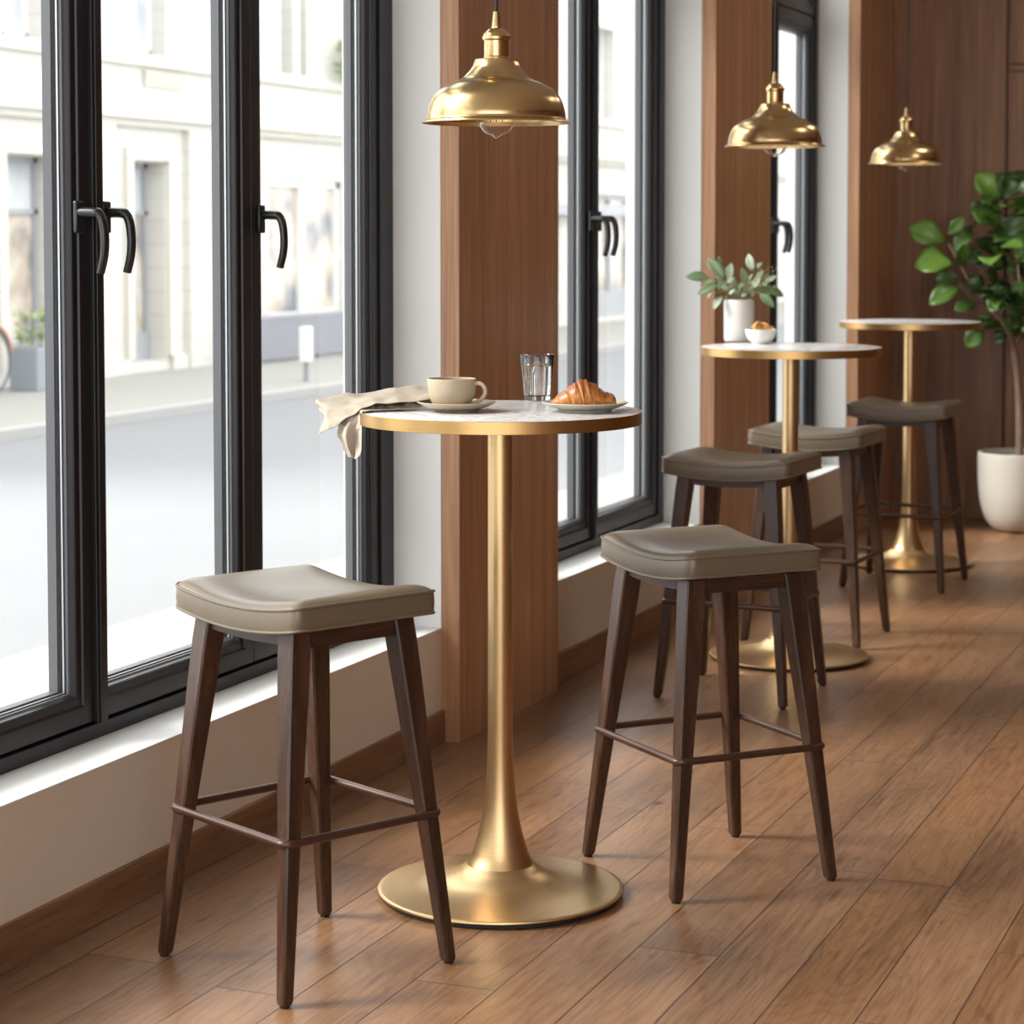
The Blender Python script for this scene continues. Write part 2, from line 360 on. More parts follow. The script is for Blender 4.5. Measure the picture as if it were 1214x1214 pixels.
bm = boxes((-.02, XR, YB+D, YB+.1, 0, HC), (0, .609, YB, YB+D, 0, HC), (.625, 1.75, YB, YB+D, 0, 2.222), (.625, 1.75, YB, YB+D, 2.268, HC),
           (.625, 1.75, YB+.004, YB+D, 2.234, 2.256), (1.766, 2.9, YB, YB+D, 0, 2.222), (1.766, 2.9, YB, YB+D, 2.268, HC), (2.916, XR, YB, YB+D, 0, HC))
struct('wall_back', bm, 'panel', 'dark brown walnut panelled wall at the end of the room', smooth=False)
for i, (a, b) in enumerate(BAYS):
    struct(f'trim_{i+1}', boxes((-.20, .001, a, b, SILL-.003, SILL)), 'sill', ['white sill under the nearest tall window', 'white sill under the window beside the first brown pillar', 'white sill under the farthest window'][i], smooth=False)
PIL = [(5.815, 6.602), (8.290, 9.082), (10.670, YB)]
for i, (a, b) in enumerate(PIL):
    struct(f'trim_{i+4}', boxes((-.001, .055, a, b, 0, HC)), 'pilaster', ['brown wood pillar behind the nearest table, beside the tall window', 'brown wood pillar behind the vase of leaves', 'brown wood pillar in the far corner by the back wall'][i], smooth=False, bevel=.001)
segs = [(Y0, 5.815), (6.602, 8.290), (9.082, 10.670)]
for i, (a, b) in enumerate(segs):
    struct('baseboard_left' if i == 0 else f'baseboard_left.{i:03d}', boxes((0, .012, a, b, 0, .092)), 'skirting', ['wooden baseboard under the nearest window', 'wooden baseboard between the first and second pillars', 'wooden baseboard between the second and far pillars'][i], smooth=False, bevel=.002)

# ------------------------------------------------------------------ windows
XF = -.148
SASH = [(0, XF-.004), (.040, XF-.004), (.043, XF-.010), (.060, XF-.010), (.063, XF-.014), (.066, XF-.024), (.066, XF-.076), (0, XF-.076)]
LIP = [(.0655, XF-.022), (.070, XF-.025), (.070, XF-.032), (.0655, XF-.032)]
BEAD = [(.0655, XF-.0335), (.073, XF-.0335), (.073, XF-.0375), (.0655, XF-.0375)]
OUT = [(.0655, XF-.046), (.074, XF-.050), (.074, XF-.072), (.0655, XF-.072)]
def sash(win, ya, yb, za, zb):
    bm = bmesh.new(); ring_profile(bm, ya, yb, za, zb, SASH)
    s = obj('sash', bm, 'frame', win, smooth=False, bevel=.0012)
    bm = bmesh.new(); ring_profile(bm, ya, yb, za, zb, LIP); ring_profile(bm, ya, yb, za, zb, OUT); obj('gasket', bm, 'sashlit', s, smooth=False)
    bm = bmesh.new(); ring_profile(bm, ya, yb, za, zb, BEAD); obj('glazing_bead', bm, 'bead', s, smooth=False)
    obj('glass_pane', boxes((XF-.046, XF-.040, ya+.064, yb-.064, za+.064, zb-.064)), 'pane', s, smooth=False)
def handle(win, y, z, swing=0):
    bm = boxes((XF-.005, XF+.007, y-.015, y+.015, z-.033, z+.037))
    h = obj('window_handle', bm, 'handle', win, bevel=.004)
    bm = bmesh.new(); x = XF+.006
    pts = smooth_prof([(x, y, z+.012), (x+.022, y, z+.012), (x+.044, y, z+.009), (x+.054, y+.001, z-.008), (x+.058, y+.002, z-.045), (x+.055, y+.003, z-.082), (x+.045, y+.004, z-.118)], 6)
    n = len(pts); tube(bm, pts, [.0115 if i < n*.35 else .0108-.002*i/n for i in range(n)], 12)
    for v in bm.verts: v.co.y = y+(v.co.y-y)*1.25
    obj('lever', bm, 'handle', h)
wl = ['tall black window nearest the camera, with two handles side by side', 'black window between the first and second wood pillars', 'black window farthest along the wall, beside the far pillar']
wins = []
ZS0, ZS1, ZT0, ZT1 = SILL+.038, 2.432, 2.452, WT-.05
for i, (a, b) in enumerate(BAYS):
    w = empty(f'window_{i+1}', (0, 0, 0), wl[i], None, kind='structure'); wins.append(w)
    J = .06 if i else .084
    J0 = .06
    bm = boxes((XF-.078, XF+.004, a, b, SILL, ZS0-.005), (XF-.078, XF+.004, a, b, WT-.045, WT), (XF-.078, XF+.004, a, a+J0-.003, ZS0-.005, WT-.045), (XF-.078, XF+.004, b-J+.003, b, ZS0-.005, WT-.045),
               (XF-.072, XF-.012, a, b, ZS1+.002, ZT0-.002), (XF-.078, XF-.02, a, b, ZS0-.006, ZS0+.002))
    obj('frame', bm, 'frame', w, smooth=False, bevel=.0015)
    SH = [[(1.345, 2.018), (2.022, 2.758), (2.762, 3.496), (3.500, 4.254), (4.258, 4.990), (4.993, b-J)], [(6.662, 7.500), (7.513, b-J)], [(9.142, 9.905), (9.911, b-J)]][i]
    for ya, yb in SH:
        sash(w, ya, yb, ZS0, ZS1); sash(w, ya, yb, ZT0, ZT1)
    for yc in [(2.76, 4.274), (7.507,), (9.908,)][i]:
        bm = boxes((XF-.006, XF+.006, yc-.021, yc+.021, ZS0-.004, ZS1), (XF-.006, XF+.010, yc-.012, yc+.012, ZS0-.004, ZS1))
        obj('astragal', bm, 'frame', w, smooth=False, bevel=.0015)
    for y, z in [[(4.203, 1.462), (4.312, 1.462), (5.032, 1.462)], [(7.462, 1.468), (7.548, 1.468)], [(9.868, 1.46), (9.945, 1.46)]][i]: handle(w, y, z)

# ------------------------------------------------------------------ bar stools
US, VS, ZT, ZB = .206, .170, .739, .695
def outline(us, vs, r, n=14):
    pts = []
    def bulge(u, v): return u*(1+.010*(1-(v/vs)**2)), v*(1+.010*(1-(u/us)**2))
    for cx, cy, a0 in ((us-r, vs-r, 0), (-us+r, vs-r, 90), (-us+r, -vs+r, 180), (us-r, -vs+r, 270)):
        c = [(cx+r*math.cos(math.radians(a0+90*k/6)), cy+r*math.sin(math.radians(a0+90*k/6))) for k in range(7)]
        if pts:
            p = pts[-1]
            for k in range(1, n): t = k/n; pts.append((p[0]+(c[0][0]-p[0])*t, p[1]+(c[0][1]-p[1])*t))
        pts += c
    p, q = pts[-1], pts[0]
    for k in range(1, n): t = k/n; pts.append((p[0]+(q[0]-p[0])*t, p[1]+(q[1]-p[1])*t))
    return [bulge(u, v) for u, v in pts]
def sag(u, d=.019): return d*(min(1.05, (u/US)**2)-1)
def make_stool(label):
    t = empty('bar_stool', (0, 0, 0), label, 'stool', 'saddle seat bar stools')
    o = outline(US, VS, .022)
    bm = bmesh.new(); rings = []
    for s, dz in ((.25, -.0), (.6, 0), (.95, 0)): rings.append([bm.verts.new((u*s, v*s, ZB+sag(u*s))) for u, v in o])
    bot = bm.faces.new(rings[0][::-1])
    for s, k in ((.992, 0), (1.0, .12), (1.006, .5), (1.0, .88), (.994, 1.0)): rings.append([bm.verts.new((u*s, v*s, ZB+sag(u)+(ZT-ZB)*k)) for u, v in o])
    for s in (.985, .965, .93, .88, .82, .74, .64, .52, .38, .22):
        q = (1-s)
        crown = .026*(1-math.exp(-q*9)) - .005*(1-s)
        rings.append([bm.verts.new((u*s, v*s, ZT+sag(u*s, .019+.008*min(1, q*5))-.0*q+crown)) for u, v in o])
    c = bm.verts.new((0, 0, ZT+sag(0, .027)+.021))
    for A, B in zip(rings, rings[1:]):
        for i in range(len(o)): j = (i+1) % len(o); bm.faces.new((A[i], A[j], B[j], B[i]))
    for i in range(len(o)): bm.faces.new((rings[-1][i], rings[-1][(i+1) % len(o)], c))
    seat = obj('seat_cushion', bm, 'leather', t, angle=60)
    for z in (ZT, ZB+.002):
        bm = bmesh.new(); tube(bm, [(u*1.0, v*1.0, z+sag(u)) for u, v in o], .0031, 8, closed=True); obj('piping', bm, 'piping', seat)
    ut, vt, uf, vf = .141, .126, .203, .197
    LT = .690
    for su in (-1, 1):
        for sv in (-1, 1):
            bm = bmesh.new(); rg = []
            for z, w in ((.006, .0115), (.012, .0125), (.30, .0172), (.56, .0225), (.64, .0235), (LT, .0235)):
                f = z/.66; u = su*(uf+(ut-uf)*f); v = sv*(vf+(vt-vf)*f); ch = .0035 if z > .008 else .005
                zz = z
                if z == LT: zz = LT+sag(u)+.004
                a = w-ch
                rg.append([bm.verts.new((u+x, v+y, zz)) for x, y in ((w, -a), (w, a), (a, w), (-a, w), (-w, a), (-w, -a), (-a, -w), (a, -w))])
            for A, B in zip(rg, rg[1:]):
                for i in range(8): bm.faces.new((A[i], A[(i+1) % 8], B[(i+1) % 8], B[i]))
            bm.faces.new(rg[0][::-1]); bm.faces.new(rg[-1])
            l = obj('leg', bm, 'legwood', t, angle=30)
            bm = bmesh.new(); lathe(bm, [(0, 0), (.009, 0), (.010, .003), (.010, .008), (0, .008)], 16, (su*uf, sv*vf, 0)); obj('foot_glide', bm, 'black', l)
    for sv in (-1, 1):           # long curved rails
        bm = bmesh.new(); n = 14; R = []
        for k in range(n+1):
            u = -.128+.256*k/n; v = sv*(vt+.004); top = ZB+sag(u)+.003; b_ = .656+sag(u)*.75+.012
            R.append([bm.verts.new(p) for p in ((u, v-.010, b_), (u, v+.010, b_), (u, v+.010, top), (u, v-.010, top))])
        for A, B in zip(R, R[1:]):
            for i in range(4): bm.faces.new((A[i], A[(i+1) % 4], B[(i+1) % 4], B[i]))
        bm.faces.new(R[0][::-1]); bm.faces.new(R[-1]); obj('apron_rail', bm, 'railwood', t, angle=30)
    for su in (-1, 1):
        u = su*(ut+.004); obj('apron_rail', boxes((u-.010, u+.010, -.112, .112, .652, ZB+sag(u)+.003)), 'railwood', t, bevel=.001)
    bm = bmesh.new(); ur, vr, r = .191, .185, .016; pts = []
    for cx, cy, a0 in ((ur-r, vr-r, 0), (-ur+r, vr-r, 90), (-ur+r, -vr+r, 180), (ur-r, -vr+r, 270)):
        pts += [(cx+r*math.cos(math.radians(a0+90*k/8)), cy+r*math.sin(math.radians(a0+90*k/8)), .299) for k in range(9)]
    tube(bm, pts, .0082, 12, closed=True); obj('footrest', bm, 'footring', t)
    return t
st = make_stool('nearest taupe leather stool, left of the front table by the window')
st.location = (.514, 3.956, 0); st.rotation_euler.z = math.radians(153.0)
copy_thing(st, (1.062, 4.868, 0), math.radians(137.3), 'taupe leather stool to the right of the front table, nearest the open floor')
copy_thing(st, (.587, 6.81, 0), math.radians(176.5), 'taupe leather stool standing before the middle table, half behind the right front stool')
copy_thing(st, (.568, 7.845, 0), math.radians(177.5), 'taupe leather stool behind the pole of the middle table')
copy_thing(st, (.60, 9.185, 0), math.radians(177), 'farthest taupe leather stool, before the last table near the potted tree')

# ------------------------------------------------------------------ bar tables
TH = 1.05
def make_table(label):
    t = empty('bar_table', (0, 0, 0), label, 'table', 'round marble bar tables')
    R = .303
    bm = bmesh.new(); lathe(bm, [(0, -.022), (R-.004, -.022), (R-.004, -.001), (R-.006, 0), (0, 0)], 128, (0, 0, TH)); obj('tabletop', bm, 'marble', t, angle=30)
    bm = bmesh.new(); lathe(bm, [(R-.0045, -.026), (R-.0005, -.026), (R, -.0255), (R, -.0005), (R-.0005, 0), (R-.0035, 0), (R-.0035, -.026)], 128, (0, 0, TH)); obj('edge_band', bm, 'brassband', t, angle=30)
    bm = bmesh.new(); lathe(bm, [(0, -.034), (.11, -.034), (.11, -.024), (0, -.024)], 48, (0, 0, TH)); obj('mounting_plate', bm, 'black', t, angle=30)
    pr = [(.0715, .066)]+smooth_prof([(.0705, .068), (.060, .093), (.047, .138), (.037, .190), (.0305, .255), (.0272, .33), (.0265, .42)], 6)+[(.0265, TH-.03)]
    bm = bmesh.new(); lathe(bm, pr, 64); obj('column', bm, 'brass', t, angle=35)
    pr = [(.258, .009), (.264, .010), (.267, .013), (.266, .016)]+smooth_prof([(.262, .0175), (.22, .0205), (.17, .026), (.125, .036), (.096, .050), (.080, .062), (.0725, .0675)], 6)+[(.060, .0675)]
    bm = bmesh.new(); lathe(bm, pr, 96); obj('base', bm, 'brass', t, angle=35)
    bm = bmesh.new(); lathe(bm, [(0, 0), (.255, 0), (.259, .002), (.259, .011), (0, .011)], 96); obj('base_gasket', bm, 'black', t, angle=30)
    return t
tb = make_table('nearest round marble bar table, set with cup, water and croissant')
tb.location = (.703, 4.512, 0)
copy_thing(tb, (.582, 7.41, 0), 0, 'middle round marble bar table holding the white vase and snack bowl')
copy_thing(tb, (.505, 9.715, 0), 0, 'farthest round marble bar table, bare, before the walnut wall')

# ------------------------------------------------------------------ pendant lamps
k = .000476
def make_lamp(label):
    t = empty('pendant_lamp', (0, 0, 0), label, 'lamp', 'brass dome pendant lamps')   # origin at rim height
    P = [(.158, -.0005), (.160, .0005), (.159, .003), (.150, .0075), (.149, .010)]+smooth_prof([(.1485, .012), (.147, .025), (.139, .050), (.125, .068), (.101, .083), (.077, .093), (.0625, .106), (.053, .117), (.048, .128), (.0465, .134)], 5)+[(.045, .1355), (.030, .1355)]
    inner = [(max(.028, r-.0018), z-.0016) for r, z in P[::-1][1:]]
    bm = bmesh.new(); lathe(bm, P+[(.028, .1345)]+inner[:-4]+[P[0]], 96); obj('shade', bm, 'shade', t, angle=30)
    bm = bmesh.new(); lathe(bm, [(.028, .132), (.0275, .139), (.026, .141), (.0265, .143), (.0265, .172), (.027, .175), (.0295, .177), (.0305, .181), (.0295, .185)]+smooth_prof([(.0285, .186), (.026, .191), (.019, .198), (.0125, .2015)], 4)+[(.0105, .202), (.0105, .205), (.0095, .206), (.0065, .2365), (0, .2365)], 48); obj('socket', bm, 'shade', t, angle=30)
    bm = bmesh.new(); lathe(bm, [(0, .132), (.013, .132), (.014, .085), (.0145, .07), (0, .07)], 24); obj('bulb_holder', bm, 'black', t, angle=30)
    bm = bmesh.new(); lathe(bm, smooth_prof([(.0135, .072), (.018, .056), (.030, .032), (.0365, .008), (.0345, -.009), (.0235, -.0215), (.010, -.0265), (.0045, -.0315), (0, -.033)], 6), 40)
    b = obj('bulb', bm, 'bulb', t)
    b.modifiers.new('s', 'SOLIDIFY').thickness = .0008
    bm = bmesh.new(); pts = []
    for i in range(9):
        a = i*2*PI/8; pts += [(.014*math.cos(a), .014*math.sin(a), .045 if i % 2 else .002)]
    tube(bm, pts, .0007, 5); tube(bm, [(0, 0, .07), (0, 0, .0)], .0012, 6); obj('filament', bm, 'filament', b)
    return t
def cord_for(t, z):
    bm = bmesh.new(); tube(bm, [(0, 0, .234), (0, 0, HC-z-.02)], .0034, 10); obj('cord', bm, 'cord', t)
    bm = bmesh.new(); lathe(bm, [(0, -.03), (.045, -.03), (.05, -.02), (.05, 0), (0, 0)], 32, (0, 0, HC-z)); obj('ceiling_rose', bm, 'shade', t, angle=30)
lp = make_lamp('largest and nearest brass pendant lamp, hanging above the cup and croissant')
LL = [at_depth(588.5, 146, 4.87), at_depth(918.5, 174, 7.25), at_depth(1074.5, 194.5, 9.6)]
l2 = copy_thing(lp, LL[1], 0, 'brass pendant lamp above the white vase of leaves, middle of the three')
l3 = copy_thing(lp, LL[2], 0, 'smallest and farthest brass pendant lamp, before the walnut end wall')
lp.location = LL[0]
for t, p in zip((lp, l2, l3), LL): cord_for(t, p.z)

# ------------------------------------------------------------------ things on the front table
def mesh_thing(name, bm, mat, label, cat, loc, rz=0, **kw):
    o = obj(name, bm, mat, **kw); o.location = loc; o.rotation_euler.z = rz; return tag(o, label, cat)
sp = at_z(541, 481, TH+.012); sp.z = TH
bm = bmesh.new(); lathe(bm, [(0, .0), (.046, .0), (.050, .003), (.047, .004)]+smooth_prof([(.052, .006), (.066, .010), (.079, .0165), (.083, .019)], 4)+[(.0843, .0205), (.083, .0215)]+smooth_prof([(.078, .0195), (.062, .0125), (.045, .0085), (.03, .0075)], 4)+[(0, .0075)], 72)
mesh_thing('saucer', bm, 'stoneware', 'beige stoneware saucer under the coffee cup', 'saucer', sp)
cp = sp+Vector((.0, 0, .0085)); cp += RT*(-.010)
cup = empty('coffee_cup', cp, 'speckled beige coffee cup standing on its saucer', 'cup')
bm = bmesh.new()
out = smooth_prof([(.024, 0), (.033, .003), (.043, .012), (.0490, .028), (.0515, .046), (.0522, .060)], 5)
inn = smooth_prof([(.0495, .060), (.0490, .046), (.046, .028), (.038, .012), (.02, .007)], 5)
lathe(bm, [(0, .001), (.022, .001)]+out+[(.0518, .0615), (.0508, .062), (.0498, .0615)]+inn+[(0, .007)], 72); obj('cup_body', bm, 'stoneware', cup)
hd = RT*.97-FW*.25; hd.z = 0; hd.normalize()
bm = bmesh.new()
tube(bm, smooth_prof([tuple(hd*a+Vector((0, 0, z))) for a, z in ((.046, .049), (.057, .0525), (.068, .049), (.074, .039), (.072, .027), (.062, .016), (.049, .010), (.040, .0095))], 5), .0046, 12)
for v in bm.verts:      # flatten the handle strap a little
    pass
obj('cup_handle', bm, 'stoneware', cup)
bm = bmesh.new(); lathe(bm, [(0, .050), (.0485, .050)], 48); obj('coffee', bm, plain('milky coffee', (.30, .17, .09), .3), cup)
gp = at_z(637, 474.5, TH); gp.z = TH
gl = empty('water_glass', gp, 'clear tumbler of sparkling water between cup and croissant', 'glass')
bm = bmesh.new(); lathe(bm, [(0, .0), (.026, .0), (.0285, .002), (.0300, .010), (.0395, .1035), (.0390, .1045), (.0383, .1035), (.0291, .013), (.026, .0105), (0, .0105)], 64); obj('tumbler', bm, 'glass', gl)
bm = bmesh.new(); lathe(bm, [(0, .0102), (.0258, .0102), (.0291, .0132), (.0357, .078), (.0358, .0785), (0, .0778)], 64); obj('water', bm, 'water', gl)
bm = bmesh.new(); rnd = random.Random(3)
for i in range(90):
    a = rnd.uniform(0, 2*PI); z = rnd.uniform(.016, .075); r = .0268+.0065*(z-.0132)/.065
    bmesh.ops.create_icosphere(bm, subdivisions=1, radius=rnd.uniform(.0004, .0009), matrix=Matrix.Translation((r*math.cos(a), r*math.sin(a), z)))
b = obj('bubbles', bm, glass_mat('air', 1.0/1.33), gl); b['kind'] = 'stuff'
pp = at_z(694, 481, TH+.012); pp.z = TH
bm = bmesh.new(); lathe(bm, [(0, 0), (.055, 0), (.058, .003), (.056, .0045)]+smooth_prof([(.060, .006), (.074, .010), (.088, .0165)], 4)+[(.0925, .019), (.0925, .0205), (.091, .021)]+smooth_prof([(.086, .0185), (.070, .0115), (.052, .008)], 4)+[(0, .0075)], 80)
mesh_thing('plate', bm, 'platec', 'greige plate under the croissant', 'plate', pp)
def croissant(loc, rz):
    bm = bmesh.new(); n, m = 220, 48; lay = bm.verts.layers.float.new('bake'); rings = []
    HP = [(0, .003), (.02, .014), (.07, .022), (.18, .035), (.28, .047), (.37, .058), (.47, .0625), (.57, .061), (.66, .054), (.75, .045), (.82, .034), (.86, .034), (.91, .034), (.95, .029), (.985, .019), (1, .003)]
    for i in range(n+1):
        s = i/n; x = -.0715+.143*s
        for (s0, h0), (s1, h1) in zip(HP, HP[1:]):
            if s0 <= s <= s1: h = h0+(h1-h0)*(s-s0)/(s1-s0); break
        env = h*.5
        rg = []
        for j in range(m):
            a = 2*PI*j/m
            ph = 6.3*s+.10 + .38*math.sin(a)
            fr = ph % 1.0
            step = .24*((1-fr) if s < .5 else fr**1.5) - .10
            step = step*.9 - .13*math.exp(-(min(fr, 1-fr)/.07)**2)
            step *= min(1, env/.010)
            r = env*(1+step)*(1+.02*noise.noise(Vector((x*80, math.cos(a)*2, math.sin(a)*2))))
            y = r*math.cos(a)*1.15; z = env*.92+r*math.sin(a)
            z = max(z, .0015+.002*(1-math.sin(a)) if math.sin(a) < -.5 else z)
            v = bm.verts.new((x, y-.016*(1-(2*s-1)**2)+.008, z)); v[lay] = .20+.40*max(0, math.sin(a))*(.5+.6*(fr if s > .5 else 1-fr)) + .07*math.sin(ph*2*PI*4) - .05 - .28*math.exp(-(min(fr, 1-fr)/.09)**2) + .10
            rg.append(v)
        rings.append(rg)
    for A, B in zip(rings, rings[1:]):
        for j in range(m): bm.faces.new((A[j], A[(j+1) % m], B[(j+1) % m], B[j]))
    bm.faces.new(rings[0][::-1]); bm.faces.new(rings[-1])
    zmin = min(v.co.z for v in bm.verts)
    for v in bm.verts: v.co.z = v.co.z-zmin
    return mesh_thing('croissant', bm, 'croissant', 'golden brown croissant lying on the greige plate', 'pastry', loc, rz, angle=0)
cc = pp+Vector((0, 0, .0085)) + RT*(-.004)
croissant(cc, YAW)

# linen napkin: two folded layers, the ends hanging off the table edge
def nap_pt(px, py, off, z=None):
    """point seen at the zoomed photo position, 'off' metres behind (+) or before (-) the table's left rim depth"""
    x = 360+px/5.058; y = 430+py/5.058
    d = (Vector((.46, 4.40, TH))-CAM).dot(FW)+off
    return at_depth(x, y, d)
def sheet(bm, rows):
    V = [[bm.verts.new(p) for p in r] for r in rows]
    for A, B in zip(V, V[1:]):
        for i in range(len(A)-1): bm.faces.new((A[i], A[i+1], B[i+1], B[i]))
nap = empty('napkin', (.47, 4.40, TH), 'beige linen napkin hanging off the left edge of the front table', 'napkin')
NM = nap.matrix_world
def local(p): return p-Vector((.47, 4.40, TH))
bm = bmesh.new()
U = [  # stations from table to the hanging end; (back-bottom, back-top, ridge, belly, front edge)
 [(800, 185, .15), (800, 160, .13), (790, 165, .08), (795, 195, .04), (800, 222, .02)],
 [(700, 190, .15), (700, 155, .13), (690, 142, .08), (690, 190, .03), (690, 232, .0)],
 [(550, 205, .15), (550, 170, .13), (550, 152, .08), (550, 195, .02), (560, 240, -.02)],
 [(400, 225, .14), (400, 190, .12), (400, 170, .07), (400, 215, .01), (440, 252, -.03)],
 [(300, 240, .13), (300, 205, .11), (290, 182, .06), (300, 240, .0), (345, 278, -.035)],
 [(220, 255, .12), (215, 225, .10), (200, 200, .05), (230, 265, -.01), (275, 325, -.04)],
 [(150, 270, .11), (140, 240, .09), (130, 215, .045), (160, 280, -.01), (205, 375, -.04)],
 [(110, 285, .10), (95, 250, .08), (82, 230, .04), (135, 290, -.01), (150, 400, -.04)],
 [(105, 290, .10), (98, 275, .08), (92, 272, .04), (128, 310, .0), (85, 428, -.035)],
]
for k, r in enumerate(U):
    pass
sheet(bm, [[local(nap_pt(*p)) for p in r] for r in U])
bmesh.ops.subdivide_edges(bm, edges=bm.edges[:], cuts=5, use_grid_fill=True, smooth=.0)
up = obj('upper_fold', bm, 'linen', nap, solid=.0022, subsurf=2, angle=0)
bm = bmesh.new()
Lw = [
 [(740, 215, .10), (735, 235, .06), (725, 250, .03), (690, 276, .005)],
 [(600, 225, .10), (600, 240, .06), (600, 250, .02), (590, 286, -.015)],
 [(480, 235, .09), (480, 250, .05), (470, 262, .01), (470, 292, -.03)],
 [(400, 255, .06), (400, 262, .03), (400, 268, -.01), (398, 298, -.045)],
 [(330, 275, .03), (345, 280, .0), (375, 290, -.03), (392, 310, -.055)],
 [(270, 315, .0), (290, 320, -.03), (345, 330, -.035), (384, 345, -.06)],
 [(215, 370, -.01), (250, 380, -.045), (310, 390, -.035), (374, 400, -.065)],
 [(205, 430, -.01), (250, 440, -.05), (305, 450, -.03), (360, 460, -.06)],
 [(232, 505, -.01), (265, 515, -.045), (305, 520, -.03), (345, 520, -.06)],
 [(260, 556, -.015), (280, 540, -.05), (310, 555, -.03), (330, 565, -.055)],
 [(272, 566, -.02), (290, 572, -.04), (308, 577, -.035), (322, 580, -.05)],
]
sheet(bm, [[local(nap_pt(*p)) for p in r] for r in Lw])
bmesh.ops.subdivide_edges(bm, edges=bm.edges[:], cuts=5, use_grid_fill=True, smooth=.0)
lo = obj('hanging_fold', bm, 'linen', nap, solid=.0022, subsurf=2, angle=0)
for o, amp, kr, kz in ((up, .0075, 16, 95), (lo, .0065, 85, 20)):
    me = o.data
    nrm = [v.normal.copy() for v in me.vertices]
    for v, nn in zip(me.vertices, nrm):
        p = v.co; q = p.dot(RT); f = p.dot(FW)
        d = noise.noise(Vector((q*kr, f*18, p.z*kz))) + .45*noise.noise(Vector((q*kr*2.2+5, f*40, p.z*kz*1.8)))
        v.co = p + nn*amp*d
        w = v.co; gx, gy = w.x+.47-.703, w.y+4.40-4.512
        if gx*gx+gy*gy < .302**2 and w.z < .0045: w.z = .0045

# ------------------------------------------------------------------ things on the middle table
vp = at_z(876, 405, TH); vp.z = TH
bm = bmesh.new(); lathe(bm, [(0, 0), (.047, 0), (.0505, .003), (.0525, .010), (.0535, .13), (.0525, .142), (.049, .147), (.046, .146), (.0445, .14), (.0445, .02), (0, .02)], 64)
mesh_thing('vase', bm, 'whitecer', 'matte white cylinder vase on the middle table', 'vase', vp)
def leaf(bm, lay, base, tip, width, tone, normal, curl=.12, ob=.0, segs=7):
    d = tip-base; L = d.length; d = d/L
    n = (normal-d*normal.dot(d)); n = n.normalized() if n.length > .05 else d.orthogonal().normalized(); s = d.cross(n)
    rows = []
    for i in range(segs+1):
        t = i/segs; w = width*(math.sin(PI*t**(1-.0+ob))**.8 if 0 < t < 1 else .02)
        c = base+d*(L*t)+n*(curl*L*(math.sin(PI*t)*.6-t*t*.8))
        rows.append([bm.verts.new(c+s*(w*q)+n*(abs(q)*w*.30)) for q in (-1, -.5, 0, .5, 1)])
        for v, q in zip(rows[-1], (-1, -.5, 0, .5, 1)): v[lay] = max(0, min(1, tone+.10*(1-abs(q)*2)))
    for A, B in zip(rows, rows[1:]):
        for q in range(4): bm.faces.new((A[q], A[q+1], B[q+1], B[q]))
E0 = [((190,185),(60,175),.2),((240,222),(125,270),.15),((272,195),(182,72),.3),((300,205),(312,98),.7),((265,285),(212,358),.8),((285,282),(290,352),.75),((345,292),(340,212),.9),
 ((392,222),(372,128),.55),((437,150),(404,48),.95),((380,292),(445,195),.9),((450,190),(490,140),.85),((470,270),(552,348),.2),((490,245),(607,282),.15),((512,205),(566,170),.6),
 ((255,110),(240,62),.4),((240,250),(260,190),.6),((300,260),(250,215),.5),((330,280),(365,215),.75),((420,270),(425,205),.9),((450,262),(520,240),.3),((440,240),(470,170),.85),((310,240),(330,180),.6),((225,200),(170,205),.35),((500,215),(535,175),.7),((410,200),(430,165),.5),((350,250),(310,180),.4),((205,270),(180,300),.9),((460,130),(480,95),.5)]
eu = empty('leaf_bouquet', vp+Vector((0, 0, .02)), 'loose eucalyptus leaf sprigs standing in the white vase', 'foliage')
dE = (vp-CAM).dot(FW); eo = vp+Vector((0, 0, .02))
rnd = random.Random(11)
bm = bmesh.new(); lay = bm.verts.layers.float.new('tone'); bs = bmesh.new()
mouth = vp+Vector((0, 0, .145))
def epx(p, off): return at_depth(800+p[0]/4.669, 290+p[1]/4.669, dE+off)
for b_, t_, tone in E0:
    off = rnd.uniform(-.06, .05); B = epx(b_, off); T = epx(t_, off+rnd.uniform(-.03, .03))
    leaf(bm, lay, B-eo, T-eo, (T-B).length*.23, tone, -FW+Vector((rnd.uniform(-.5, .5), 0, rnd.uniform(0, .8))), .1)
    r0 = mouth+RT*rnd.uniform(-.028, .028)+FW*rnd.uniform(-.025, .025); mid = (r0+B)/2+Vector((0, 0, .02))
    r1 = r0*.6+vp*.4+Vector((0, 0, .02))
    tube(bs, [r1-eo, r0-eo, mid-eo, B-eo], [.0016, .0015, .0013, .001], 6)
for i in range(34):
    off = rnd.uniform(-.07, .06); x = rnd.uniform(215, 520); y = rnd.uniform(165, 290) if abs(x-370) > 70 else rnd.uniform(215, 300); ang = rnd.uniform(.2, PI-.2); ln = rnd.uniform(35, 65)
    B = epx((x, y), off); T = epx((x+ln*math.cos(ang), y-ln*math.sin(ang)*.8), off+rnd.uniform(-.03, .03))
    leaf(bm, lay, B-eo, T-eo, (T-B).length*.24, rnd.choice((.2, .4, .6, .8, .95)), -FW+Vector((rnd.uniform(-.6, .6), 0, rnd.uniform(0, .9))), .1)
for i in range(26):
    x = rnd.uniform(440, 570); y = rnd.uniform(120, 240)
    bmesh.ops.create_icosphere(bs, subdivisions=1, radius=rnd.uniform(.0025, .0045), matrix=Matrix.Translation(epx((x, y), rnd.uniform(-.04, .03))-eo))
obj('leaves', bm, 'euc', eu, solid=.0006, angle=0); obj('stems', bs, plain('sprig stem', (.30, .27, .12), .6), eu)
bp = at_z(902, 407.5, TH); bp.z = TH
